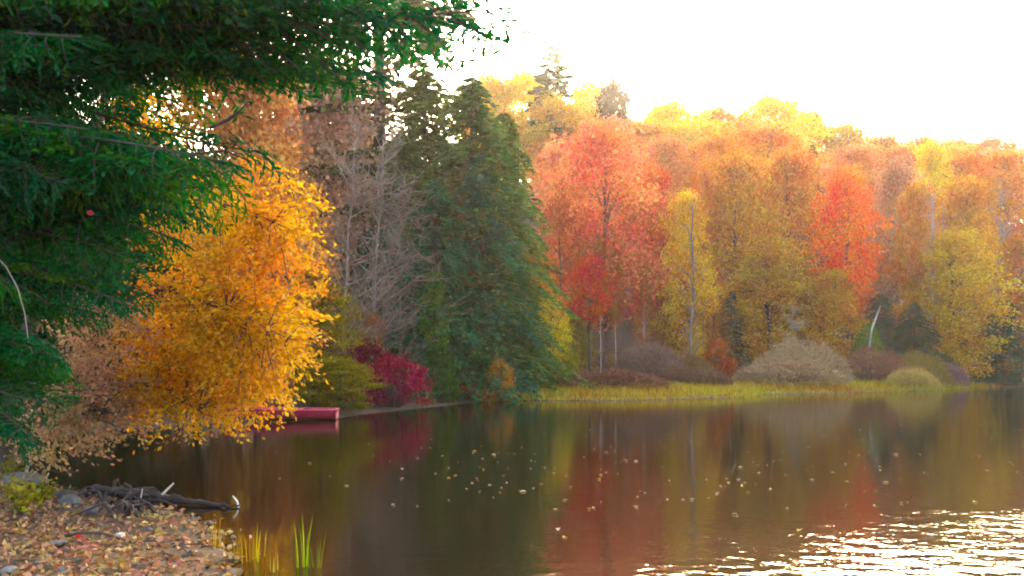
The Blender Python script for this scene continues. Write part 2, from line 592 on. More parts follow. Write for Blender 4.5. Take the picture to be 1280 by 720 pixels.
PROTO = {
    'full': [broadleaf(11, .07, clumps=125), broadleaf(12, .10, clumps=125), broadleaf(13, .05, kind='round', clumps=125), broadleaf(14, .09, clumps=140, sig=.5), broadleaf(15, .12, clumps=100, sig=.75)],
    'oval': [broadleaf(21, .26), broadleaf(22, .30), broadleaf(23, .22, kind='round')],
    'dome': [broadleaf(26, .08, W=10, H=12, kind='round', clumps=160, per=190), broadleaf(27, .05, W=10, H=12, kind='round', clumps=160, per=190)],
    'tall': [broadleaf(31, .42, clumps=95), broadleaf(32, .48, clumps=95)],
    'thin': [broadleaf(41, .20, clumps=80, per=60, sig=.55), broadleaf(42, .30, clumps=80, per=60, sig=.55)],
    'spruce': [conifer(51), conifer(52)],
    'hemlock': [conifer(61, W=8.0, H=16.0, per=9, q=170, droop=.5, leaf=(.30, .10), shape='broadcone', ragged=.35), conifer(62, W=8.0, H=16.0, per=9, q=170, droop=.6, leaf=(.30, .10), shape='broadcone', ragged=.35),
                conifer(63, W=8.0, H=16.0, per=9, q=170, droop=.45, leaf=(.30, .10), shape='broadcone', ragged=.35)],
    'sparse': [conifer(71, W=8.0, H=20.0, step=.6, per=6, q=90, droop=.2, sparse=.2, leaf=(.36, .15), bare=.12)],
    'pine': [conifer(81, W=6.0, H=18.0, step=1.05, per=5, q=420, droop=-.05, leaf=(.42, .17), bare=.2)],
    'bare': [bare_tree(91), bare_tree(92, lean=.05)],
    'shrub': [shrub(101), shrub(102)],
    'twig': [twig_shrub(111), twig_shrub(112)],
}
REF = {'dome': (10, 12), 'full': (8, 16), 'oval': (8, 16), 'tall': (8, 16), 'thin': (8, 16), 'spruce': (6, 15), 'hemlock': (8, 16), 'sparse': (8, 20), 'pine': (6, 18),
       'bare': (7, 12), 'shrub': (3, 2), 'twig': (3, 2)}
PARTN = {'bare': ('trunk', 'branches'), 'shrub': ('stems', 'foliage'), 'twig': ('stems', 'twigs')}
rnd = random.Random(5)


def plant(kind, px, Y, top, wide, color, label, name, cat, group=None, bark=(.09, .07, .06), which=None, rot=None, X=None, depth=None, fore=0.0):
    """a tree or shrub whose top stands at photo row `top` when seen from the camera's spot, `wide` photo pixels wide"""
    x = (px - CX) / FP * Y if X is None else X
    g = gz(x, Y)
    h = EYE + (HZ - top) / FP * Y - g
    wd = wide / FP * Y
    tm, cm = PROTO[kind][rnd.randrange(len(PROTO[kind])) if which is None else which]
    rw, rh = REF[kind]
    t = thing(name, label, cat, (x, Y, g - .02), rnd.uniform(0, 6.28) if rot is None else rot, group)
    a, b = PARTN.get(kind, ('trunk', 'crown'))
    s = (wd / rw, (depth or wd) / rw, h / rh)
    node_obj(a, tm, t, (0, -fore, 0), sc=s, color=bark)
    node_obj(b, cm, t, sc=s, color=color)
    return t


# base colours of leaves (dry autumn foliage)
SALMON, CORAL = (.74, .37, .25), (.78, .31, .20)
REDOR, CRIM = (.88, .19, .025), (.50, .06, .04)
ORANGE, GOLD = (.62, .22, .03), (.62, .33, .025)
YELLOW, LEMON = (.80, .50, .012), (.86, .66, .010)
RUST, TAN = (.48, .20, .055), (.54, .29, .11)
OCHRE, OLIVE = (.40, .24, .04), (.20, .16, .03)
DKGRN, GRN, LIME = (.018, .055, .028), (.030, .085, .022), (.16, .26, .02)
PINKT = (.50, .28, .19)
WHITEB, GREYB, BROWNB = (.62, .60, .54), (.32, .30, .29), (.085, .06, .055)

# ---- far bank, front rank
FB = 'far bank trees'
plant('oval', 752, 60, 162, 150, CORAL, 'big coral red maple with a dark purplish trunk left of the yellow birch', 'maple_tree', 'tree', bark=(.16, .085, .10))
plant('tall', 737, 55.5, 322, 62, (.70, .12, .07), 'small scarlet maple crown low in front of the coral maple', 'maple_sapling', 'tree')
plant('full', 816, 63, 208, 62, (.60, .15, .045), 'narrow orange red maple wedged between coral maple and yellow birch', 'maple_tree', 'tree')
plant('tall', 751, 57, 300, 26, (.40, .16, .05), 'thin white stemmed birch sapling under the coral maple, the more left of a pair', 'birch_sapling', 'tree', bark=WHITEB)
plant('tall', 770, 57.5, 310, 24, (.44, .15, .05), 'thin white stemmed birch sapling under the coral maple, the more right of a pair', 'birch_sapling', 'tree', bark=WHITEB)
plant('thin', 806, 58, 330, 30, (.36, .17, .04), 'short thin sapling with rusty leaves just left of the yellow birch', 'sapling', 'tree', bark=WHITEB)
plant('full', 856, 58, 236, 76, (.76, .48, .015), 'bright yellow birch with a pale trunk standing at the far bank', 'birch_tree', 'tree', bark=(.26, .22, .18), rot=0, fore=2.0)
plant('oval', 880, 66, 212, 52, ORANGE, 'small bright orange crown rising just behind the yellow birch', 'maple_tree', 'tree')
plant('full', 925, 64, 190, 112, (.56, .29, .06), 'broad tan and rust tree right of the yellow birch', 'oak_tree', 'tree')
plant('full', 985, 67, 188, 108, (.58, .26, .07), 'broad rust brown tree left of the flame red maple', 'oak_tree', 'tree')
plant('full', 958, 60, 292, 122, (.54, .32, .035), 'low ochre tree with leaves to the ground behind the grey domed shrub', 'beech_tree', 'tree')
plant('oval', 1055, 61, 216, 88, REDOR, 'flame red maple, the brightest red crown on the far bank', 'maple_tree', 'tree')
plant('full', 1040, 58, 335, 66, (.55, .29, .04), 'low golden tree at the foot of the flame red maple', 'beech_tree', 'tree')
plant('oval', 1118, 69, 205, 92, PINKT, 'dusty pink tree right of the flame red maple', 'maple_tree', 'tree', bark=GREYB)
plant('tall', 1144, 63, 232, 66, (.60, .30, .12), 'tall tan tree with a straight pale grey trunk above the dark hemlock saplings', 'ash_tree', 'tree', bark=(.5, .49, .49), rot=0, fore=2.0)
plant('hemlock', 1100, 59, 366, 84, (.012, .080, .048), 'dark green hemlock sapling right below the flame red maple', 'hemlock_sapling', 'tree')
plant('hemlock', 1143, 58.5, 378, 92, (.012, .080, .050), 'wide dark green hemlock sapling at the foot of the pale grey trunk', 'hemlock_sapling', 'tree')
plant('bare', 985, 56.5, 376, 66, (.33, .28, .24), 'tangle of grey dead twigs rising behind the grey domes', 'dead_sapling', 'tree', bark=(.3, .27, .24))
plant('shrub', 1086, 56, 404, 44, (.07, .17, .02), 'bright green bush between the grey domed shrub and the dark hemlocks', 'shrub', 'bush')
plant('full', 1195, 60, 288, 116, (.58, .38, .025), 'wide golden olive tree layered down to the shore at the right', 'beech_tree', 'tree')
plant('full', 1205, 69, 222, 100, (.58, .31, .09), 'tan tree rising behind the golden olive tree', 'beech_tree', 'tree')
plant('hemlock', 1254, 59.5, 372, 92, (.012, .085, .050), 'dark green hemlock right of the golden olive tree', 'hemlock_sapling', 'tree')
plant('bare', 1243, 73, 222, 66, (.30, .27, .28), 'grey leafless tree above the dark hemlock at the right', 'bare_tree', 'tree', bark=GREYB)
plant('oval', 1275, 64, 300, 70, (.45, .20, .06), 'rusty tree beyond the dark hemlock at the right edge', 'oak_tree', 'tree')
plant('spruce', 915, 58, 362, 62, (.015, .075, .042), 'small dark spruce under the tan tree, left of the grey domed shrub', 'spruce_sapling', 'tree')
plant('thin', 700, 58, 240, 74, (.44, .16, .09), 'thin salmon tree right beside the tall hemlocks', 'maple_tree', 'tree')
plant('full', 672, 52, 308, 62, (.50, .22, .03), 'small orange tree low against the right side of the tall hemlocks', 'maple_sapling', 'tree')
plant('full', 716, 57, 392, 60, (.26, .22, .03), 'olive yellow thicket tree at the foot of the thin salmon tree', 'sapling', 'tree')
plant('full', 838, 59, 370, 60, (.34, .17, .04), 'low rusty sapling between yellow birch and birch saplings', 'sapling', 'tree')
plant('full', 890, 59, 350, 54, (.45, .20, .04), 'low orange brown sapling right of the yellow birch trunk', 'sapling', 'tree')
plant('full', 1010, 61, 330, 60, (.38, .21, .05), 'ochre brown sapling left of the low golden tree', 'sapling', 'tree')
plant('full', 1165, 62, 330, 60, (.42, .25, .05), 'ochre tree between pale grey trunk and golden olive tree', 'sapling', 'tree')

# ---- hillside, middle ranks: told apart by colour and neighbours where they can be
for px, Y, top, wd, c, lab in [
    (705, 78, 176, 92, (.74, .36, .22), 'hazy salmon tree just right of the tall hemlocks'),
    (765, 84, 150, 96, (.76, .36, .24), 'pale salmon pink tree above the coral maple'),
    (830, 82, 172, 90, (.72, .38, .20), 'dusty pink tree above the yellow birch'),
    (895, 80, 168, 92, (.76, .36, .10), 'orange rust tree above the tan tree'),
    (955, 86, 158, 96, (.68, .29, .09), 'tall russet tree behind the broad rust brown tree'),
    (1072, 82, 182, 90, (.70, .36, .19), 'hazy tan pink tree just behind the flame red maple'),
    (1118, 92, 184, 84, (.60, .27, .14), 'brownish pink tree high above the dusty pink tree'),
    (1200, 84, 196, 84, (.60, .27, .11), 'rust brown tree right of the pointed yellow green tree'),
    (1252, 88, 188, 92, (.70, .29, .06), 'orange tree near the skyline at the right edge'),
]:
    plant('full', px, Y, top, wd * 1.1, c, lab, 'hillside_tree', 'tree')
plant('spruce', 1016, 84, 174, 40, (.11, .085, .03), 'hazy brownish conifer behind and left of the flame red maple', 'conifer_tree', 'tree')
plant('full', 1165, 80, 176, 60, (.78, .58, .06), 'pointed yellow green larch on the hillside at the right', 'larch_tree', 'tree')
plant('spruce', 1182, 84, 200, 40, (.06, .09, .025), 'small green conifer beside the pointed yellow green larch', 'conifer_tree', 'tree')
plant('pine', 692, 112, 54, 96, (.03, .11, .010), 'tall pine standing out on the skyline right of the hemlocks', 'pine_tree', 'tree')
plant('dome', 768, 118, 104, 62, (.06, .038, .014), 'dark rusty conifer on the skyline right of the tall pine', 'conifer_tree', 'tree')

# ---- ridge line
for px, Y, top, wd, c, lab in [
    (612, 120, 100, 70, YELLOW, 'golden ridge tree showing over the hemlock tops, left of the pine'),
    (655, 122, 96, 74, LEMON, 'bright yellow ridge tree immediately left of the tall pine'),
    (738, 124, 108, 56, LEMON, 'yellow ridge tree between tall pine and dark rusty conifer'),
    (728, 116, 150, 66, (.66, .42, .05), 'golden tree below the tall pine on the ridge'),
    (838, 128, 134, 84, LEMON, 'brightest lemon yellow ridge tree above the dusty pink tree'),
    (898, 132, 140, 72, (.56, .22, .06), 'russet ridge tree between two bright yellow ones'),
    (962, 130, 126, 88, LEMON, 'tall bright yellow ridge tree right of the russet one'),
    (1012, 134, 146, 62, (.64, .34, .05), 'orange gold ridge tree where the skyline starts to drop'),
    (1056, 132, 158, 56, (.66, .46, .12), 'pale straw yellow ridge tree above the flame red maple'),
    (1100, 134, 172, 60, (.44, .20, .08), 'rust ridge tree right of the pale straw one'),
    (1150, 138, 176, 66, (.42, .20, .08), 'brown ridge tree behind the pointed larch'),
    (1196, 136, 176, 60, (.50, .26, .07), 'tan orange ridge tree right of the pointed larch'),
    (690, 112, 128, 80, (.74, .44, .04), 'golden yellow ridge tree around the foot of the tall pine'),
    (800, 116, 160, 80, (.74, .40, .07), 'apricot ridge tree right below the dark rusty conifer'),
    (868, 118, 158, 90, (.84, .58, .03), 'yellow tree just below the brightest lemon ridge tree'),
    (928, 118, 156, 84, (.70, .36, .06), 'orange gold tree below the tall bright yellow ridge tree'),
    (1240, 132, 176, 64, (.58, .27, .05), 'orange ridge tree in the far right corner of the skyline'),
]:
    plant('dome', px, Y, top, wd * 1.5, c, lab, 'ridge_tree', 'tree')
fillc = [(.66, .30, .09), (.72, .40, .14), SALMON, (.70, .36, .08), (.76, .44, .05), (.68, .38, .22), (.62, .28, .10)]
k = 0
for Y, tops, step in ((99, 196, 66), (112, 176, 62)):
    for px in range(690, 1290, step):
        j = rnd.uniform(-14, 14)
        plant('full', px + j, Y + rnd.uniform(-4, 4), tops + rnd.uniform(-8, 12) + max(px - 950, 0) * .05, 84, fillc[k % 7],
              'hazy rust or peach crown half hidden between the front trees and the ridge line', 'hillside_tree', 'tree', 'hazy hillside trees')
        k += 1

# ---- left shore: tall hemlocks and their neighbours
plant('hemlock', 590, 39.4, 96, 260, (.105, .175, .055), 'biggest dark green hemlock, its flank against the coral trees', 'hemlock_tree', 'tree')
plant('hemlock', 532, 41, 88, 265, (.125, .165, .045), 'tall olive green hemlock left of the biggest one', 'hemlock_tree', 'tree')
plant('sparse', 476, 45, -260, 420, (.065, .080, .022), 'tallest sparse hemlock with bare branch tips against the sky', 'hemlock_tree', 'tree')
plant('hemlock', 630, 42, 136, 175, (.12, .175, .04), 'slim hemlock at the right end of the dark stand', 'hemlock_tree', 'tree')
plant('hemlock', 545, 36.5, 225, 190, (.045, .17, .075), 'lower blue green hemlock in front of the stand', 'hemlock_tree', 'tree')
plant('hemlock', 638, 40, 310, 122, (.05, .175, .055), 'short wide hemlock at the right foot of the stand', 'hemlock_tree', 'tree')
plant('hemlock', 470, 38, 280, 160, (.04, .15, .065), 'short dark hemlock behind the burgundy bush', 'hemlock_tree', 'tree')
plant('hemlock', 600, 38.4, 190, 180, (.055, .165, .085), 'soft blue green hemlock in the middle of the dark stand', 'hemlock_tree', 'tree')
plant('hemlock', 506, 38.6, 165, 190, (.11, .16, .05), 'olive hemlock at the left side of the stand next to the grey branches', 'hemlock_tree', 'tree')
plant('bare', 462, 34.5, 142, 190, (.33, .26, .23), 'pale leafless tree spreading grey pink twigs in front of the hemlocks', 'bare_tree', 'tree', bark=(.33, .30, .28), which=0, rot=-.35)
plant('bare', 425, 33, 118, 190, (.34, .26, .22), 'grey leafless tree leaning over beside the tall hemlocks', 'bare_tree', 'tree', bark=(.33, .30, .28), which=0, rot=0.2)
plant('bare', 500, 35, 235, 130, (.24, .21, .20), 'grey dead branched sapling in front of the olive green hemlock', 'bare_tree', 'tree', bark=(.3, .28, .26), which=1)
plant('full', 405, 41, 92, 190, (.46, .29, .21), 'dull pinkish tan tree behind the leaning leafless tree', 'beech_tree', 'tree')
plant('full', 322, 28, 74, 170, (.50, .27, .14), 'tan orange tree seen through the gap in the near hemlock', 'beech_tree', 'tree')
plant('full', 392, 29, 330, 95, (.24, .19, .03), 'olive yellow sapling right behind the golden beech', 'sapling', 'tree')
plant('dome', 395, 54, 105, 250, (.46, .30, .22), 'hazy pinkish brown tree closing the gap behind the leafless tree', 'oak_tree', 'tree')
plant('full', 245, 33, 60, 190, (.40, .20, .06), 'rusty tree far behind the golden beech, mostly hidden', 'oak_tree', 'tree')
plant('hemlock', 150, 27, 40, 260, (.02, .055, .025), 'dark hemlock behind the near hemlock boughs on the left shore', 'hemlock_tree', 'tree')
plant('hemlock', 20, 22, -40, 330, (.02, .055, .025), 'shaded hemlock at the far left behind the near boughs', 'hemlock_tree', 'tree')
plant('thin', 543, 35.3, 338, 44, (.13, .30, .02), 'lime green sapling in front of the olive green hemlock', 'sapling', 'tree')
plant('thin', 466, 33.5, 390, 44, (.50, .21, .04), 'low sapling with orange leaves behind the darker maroon bush', 'sapling', 'tree')
plant('thin', 688, 43, 372, 62, (.60, .48, .03), 'yellow leaved sapling at the right foot of the hemlock stand', 'sapling', 'tree')
plant('full', 420, 27.0, 446, 96, (.22, .20, .025), 'olive yellow bush on the bank right of the red boat', 'shrub', 'bush', which=2)
plant('shrub', 492, 30.3, 444, 104, (.27, .022, .05), 'burgundy bush at the water edge', 'shrub', 'bush')
plant('shrub', 455, 32, 422, 84, (.17, .03, .045), 'darker maroon bush behind the burgundy one', 'shrub', 'bush')
plant('shrub', 550, 34, 430, 50, (.05, .12, .02), 'green bush right of the burgundy bush', 'shrub', 'bush')
plant('shrub', 623, 36.3, 448, 46, (.52, .27, .03), 'small golden bush at the foot of the hemlocks', 'shrub', 'bush')
plant('shrub', 575, 36, 464, 80, (.24, .10, .04), 'low rusty bush along the bank below the hemlocks', 'shrub', 'bush')
plant('shrub', 690, 44, 412, 70, (.22, .24, .025), 'yellow green bush beside the short wide hemlock', 'shrub', 'bush')

# ---- shrubs on the grassy spit
plant('twig', 760, 43, 458, 160, (.17, .085, .06), 'long low purplish brown shrub along the grassy spit', 'shrub', 'bush', bark=BROWNB)
plant('twig', 812, 50, 420, 96, (.20, .13, .11), 'grey purple rounded shrub left of the rusty bush', 'shrub', 'bush', bark=BROWNB)
plant('twig', 858, 51, 436, 80, (.20, .12, .06), 'brown twiggy shrub between grey purple shrub and rusty bush', 'shrub', 'bush', bark=BROWNB)
plant('shrub', 898, 52, 424, 52, (.40, .15, .07), 'rusty pink bush left of the grey domed shrub', 'shrub', 'bush')
plant('twig', 862, 47, 456, 110, (.17, .10, .07), 'low brown thicket at the back edge of the grass', 'shrub', 'bush', bark=BROWNB)
plant('twig', 985, 50, 443, 142, (.36, .26, .17), 'large grey dome of leafless shrub on the spit, the front one', 'shrub', 'bush', bark=BROWNB)
plant('twig', 998, 53, 419, 126, (.36, .27, .17), 'taller grey leafless dome right behind the front one', 'shrub', 'bush', bark=BROWNB)
plant('twig', 1088, 54, 428, 96, (.23, .13, .09), 'purple brown shrub right of the grey domes', 'shrub', 'bush', bark=BROWNB)
plant('twig', 1146, 54.5, 434, 80, (.22, .17, .06), 'olive brown shrub below the dark hemlock saplings', 'shrub', 'bush', bark=BROWNB)
plant('twig', 1140, 50.5, 456, 66, (.46, .36, .15), 'straw coloured grass mound at the right end of the spit', 'grass_mound', 'bush', bark=(.3, .24, .1))
plant('twig', 1186, 54.5, 450, 46, (.22, .13, .13), 'small mauve shrub right of the straw coloured mound', 'shrub', 'bush', bark=BROWNB)

mb = MB()
a_, b_ = P(1090, 410, 55.4), P(1101, 382, 55.6)
g_ = gz(P(1082, 440, 55.4).x, 55.4)
f_ = Vector((P(1080, 440, 55.4).x, 55.4, g_ - .1))
mb.tube([Vector((0, 0, 0)), a_ - f_, (a_ + b_) / 2 - f_, b_ - f_], [.09, .075, .06, .02], 7, rough=.04)
tag(node_obj('leaning_trunk', mb.mesh('leaning_trunk', BARK), None, f_, color=(.5, .48, .45)), 'short pale birch trunk leaning right against the dark hemlock saplings', 'trunk')

# undergrowth that closes the foot of the far wood
def undergrowth():
    global rng
    rng = np.random.default_rng(303)
    out = MB()
    C = []
    for px in np.arange(560, 1330, 3.2):
        Y = rng.uniform(57, 74) if px > 700 else rng.uniform(42, 52)
        x = (px - CX) / FP * Y
        if shore_dist(np.array([x]), np.array([Y]))[0] < 3:
            continue
        z = gz(x, Y)
        n = 50
        C.append(np.array([x, Y, z + rng.uniform(.3, 1.6)]) + rng.normal(0, 1, (n, 3)) * (.8, .8, .45))
    out.leaves(np.concatenate(C), .2, .12, flat=.3)
    o = node_obj('undergrowth', out.mesh('undergrowth', LEAF), color=(.22, .13, .05))
    o['kind'] = 'stuff'
    o['label'] = 'brown undergrowth at the foot of the far wood'


undergrowth()


def spit_grass():
    global rng
    rng = np.random.default_rng(404)
    n = 60000
    px = rng.uniform(600, 1330, n)
    Y = rng.uniform(35.5, 60, n)
    X = (px - CX) / FP * Y
    d = shore_dist(X, Y)
    keep = (d > -0.25) & (d < 7.5) & (rng.uniform(0, 1, n) < np.clip(1.3 - d / 8, 0, 1)) & (Y < 57.5)
    X, Y, d = X[keep], Y[keep], d[keep]
    Z = np.maximum(ground_z(X, Y), 0)
    n = len(X)
    h = rng.uniform(.18, .46, n) * np.clip(.5 + d / 1.5, .5, 1.15)
    out = MB()
    D = np.column_stack([rng.normal(0, .28, n), rng.normal(0, .28, n), np.ones(n)])
    C = np.column_stack([X, Y, Z + h * .45])
    out.leaves(C, h, np.full(n, .05), D=D, flat=0)
    o = node_obj('grass', out.mesh('grass', BLADE), color=(.35, .285, .07))
    o['kind'] = 'stuff'
    o['label'] = 'yellow green marsh grass along the far shore'


spit_grass()

# ------------------------------------------------------------------ near hemlock: trunk, boughs
def bough_mesh(seed, L=3.0):
    """a flat drooping hemlock bough along +X with lacy side sprays"""
    global rng
    rng = np.random.default_rng(seed)
    wood, out = MB(), MB()
    t = np.linspace(0, 1, 12)
    main = np.column_stack([L * t, .06 * L * np.sin(t * 4 + seed), -.16 * L * t ** 2.2])
    wood.tube(main, np.linspace(.028, .005, 12), 4, cap=False)
    C, D = [], []
    ts = np.arange(.10, .99, .028)
    for i, u in enumerate(ts):
        sgn = 1 if i % 2 else -1
        p = np.array([np.interp(u, t, main[:, a]) for a in range(3)])
        l = L * (.36 * (1 - u) ** .75 + .05) * rng.uniform(.55, 1.2) * min(1, .5 + u * 2.5)
        an = R(rng.normal(56, 9)) * sgn
        d = np.array([math.cos(an), math.sin(an), rng.normal(-.12, .12)])
        m = 6
        q = [p]
        for j in range(m):
            d = d + np.array([.05, 0, -.17]) + rng.normal(0, .05, 3)
            d /= np.linalg.norm(d)
            q.append(q[-1] + d * l / m)
        q = np.array(q)
        wood.tube(q, np.linspace(.009, .002, m + 1), 3, cap=False)
        s = np.arange(.06, 1.0, max(.045 / l, .03))
        for si, v in enumerate(s):
            b = np.array([np.interp(v * m, range(m + 1), q[:, a]) for a in range(3)])
            sg = 1 if si % 2 else -1
            nl = (.20 * (1 - v) + .06) * rng.uniform(.6, 1.3)
            a2 = an + sg * R(rng.normal(48, 10))
            e = np.array([math.cos(a2), math.sin(a2), rng.normal(-.35, .18)])
            e /= np.linalg.norm(e)
            k = max(int(nl / .026), 1)
            for r_ in range(k):
                x_ = (r_ + .5) * .026
                C.append(b + e * x_ + np.array([0, 0, -1.6 * x_ ** 1.8]) + rng.normal(0, .006, 3))
                D.append(e + rng.normal(0, .28, 3) - np.array([0, 0, 3.0 * x_ + .1]))
    out.leaves(np.array(C), .070, .022, D=np.array(D), flat=.4)
    wd = wood.mesh('wood', BARK)
    nm = out.mesh('needles', NEEDLE)
    return wd, nm


BOUGHS = [bough_mesh(500 + i) for i in range(6)]


def in_poly(x, y, poly):
    c = False
    j = len(poly) - 1
    for i in range(len(poly)):
        if (poly[i][1] > y) != (poly[j][1] > y) and x < (poly[j][0] - poly[i][0]) * (y - poly[i][1]) / (poly[j][1] - poly[i][1]) + poly[i][0]:
            c = not c
        j = i
    return c


HEM = Vector((-6.9, 9.2, 0))
HEM.z = gz(HEM.x, HEM.y)
hem = thing('hemlock_tree', 'near dark green hemlock whose drooping boughs fill the upper left', 'tree', HEM)
mb = MB()
zs = np.linspace(-.3, 15, 10)
mb.tube(np.column_stack([zs * .012, zs * 0, zs]), np.linspace(.34, .04, 10), 10, rough=.05)
node_obj('trunk', mb.mesh('trunk', BARK, True), hem, color=(.075, .055, .05))
poly = [(-60, -60), (500, -60), (490, 60), (450, 105), (395, 100), (372, 50), (330, 40), (296, 95), (262, 105), (268, 165), (335, 190), (296, 235),
        (240, 262), (196, 225), (176, 262), (212, 312), (188, 372), (122, 392), (90, 436), (78, 495), (36, 552), (-60, 560)]
tips = [(548, 36, 8.0), (592, 26, 7.6), (632, 10, 7.3), (492, 40, 8.5), (478, 92, 8.8), (440, 104, 8.6), (400, 98, 9.2), (335, 192, 9.0), (300, 232, 8.8),
        (240, 268, 8.4), (222, 300, 8.6), (206, 318, 9.0), (188, 372, 8.6), (150, 380, 8.2), (122, 392, 8.5), (84, 470, 8.4), (74, 505, 8.1), (46, 548, 8.0)]
rr = random.Random(77)
while len(tips) < 150:
    x, y = rr.uniform(-60, 500), rr.uniform(-60, 560)
    if in_poly(x, y, poly):
        tips.append((x, y, rr.uniform(7.4, 10.6)))
for i, (px, py, Y) in enumerate(tips):
    tip = P(px, py, Y)
    run = math.hypot(tip.x - HEM.x, tip.y - HEM.y)
    rise = .10 * run + rr.uniform(-.1, .35)
    base = Vector((HEM.x + .012 * tip.z, HEM.y, max(tip.z + rise, .5)))
    if run > 3.6:                         # long reach: the spray hangs from an outer length of the bough
        f = 1 - 3.4 / run
        start = base.lerp(tip, f * .0)
    else:
        start = base
    d = tip - start
    ln_ = d.length
    k = ln_ / 3.0
    # the bough mesh bends down by .16 of its length: aim it that much higher
    aim = d + Vector((0, 0, .16 * ln_))
    q = aim.to_track_quat('X', 'Z') @ Quaternion((1, 0, 0), R(rr.uniform(-48, 48)))
    wm, nm = BOUGHS[i % 6]
    ws = min(k, 1.25)
    tl = q @ Vector((3.0 * k, .18 * math.sin(4 + 500 + i % 6) * ws, -.48 * ws))
    q = tl.rotation_difference(d) @ q
    sc = (k, ws * rr.choice((-1, 1)) * 1.0, ws)
    b = node_obj('bough', wm, hem, start - HEM, q.to_euler(), (k, ws, ws), (.07, .05, .04))
    node_obj('needles', nm, b, color=rr.choice([(.013, .110, .018), (.028, .13, .012), (.010, .080, .026), (.055, .150, .010), (.011, .090, .020)]))
# pale dead twig that curves down at the left edge, and a snapped dark twig
mb = MB()
pts = [P(-12, 312, 7.6), P(8, 334, 7.55), P(22, 360, 7.5), P(31, 392, 7.5), P(36, 430, 7.5), P(41, 442, 7.5)]
mb.tube([p - HEM for p in pts], [.006, .006, .005, .005, .004, .002], 5)
node_obj('dead_twig', mb.mesh('dead_twig', BARK), hem, color=(.30, .28, .25))
mb = MB()
pts = [P(262, 160, 8.6), P(284, 150, 8.5), P(298, 140, 8.5), P(310, 128, 8.5)]
mb.tube([p - HEM for p in pts], [.012, .022, .016, .003], 5, rough=.25)
node_obj('dead_twig', mb.mesh('dead_twig', DRIFT), hem)

# ------------------------------------------------------------------ golden beech and tan beech over the water
def leaf_piece(L=.09, W=.055):
    """one leaf as a folded, curled blade of 12 triangles along +X"""
    xs = np.array([0, .18, .45, .75, 1.0]) * L
    ws = np.array([.0, .36, .5, .33, .0]) * W
    zc = np.array([0, .05, .07, .04, -.06]) * L
    V, F = [], []
    for x, w_, z in zip(xs, ws, zc):
        V += [(x, 0, z - .10 * w_), (x, w_, z + .25 * w_), (x, -w_, z + .2 * w_)]
    V = np.array(V)
    F = []
    for i in range(4):
        a, b = i * 3, i * 3 + 3
        F += [(a, b, b + 1, a + 1), (a, a + 2, b + 2, b)]
    return mesh_from('leaf', V, [np.array(F)], NEARLEAF)


LEAFM = leaf_piece()


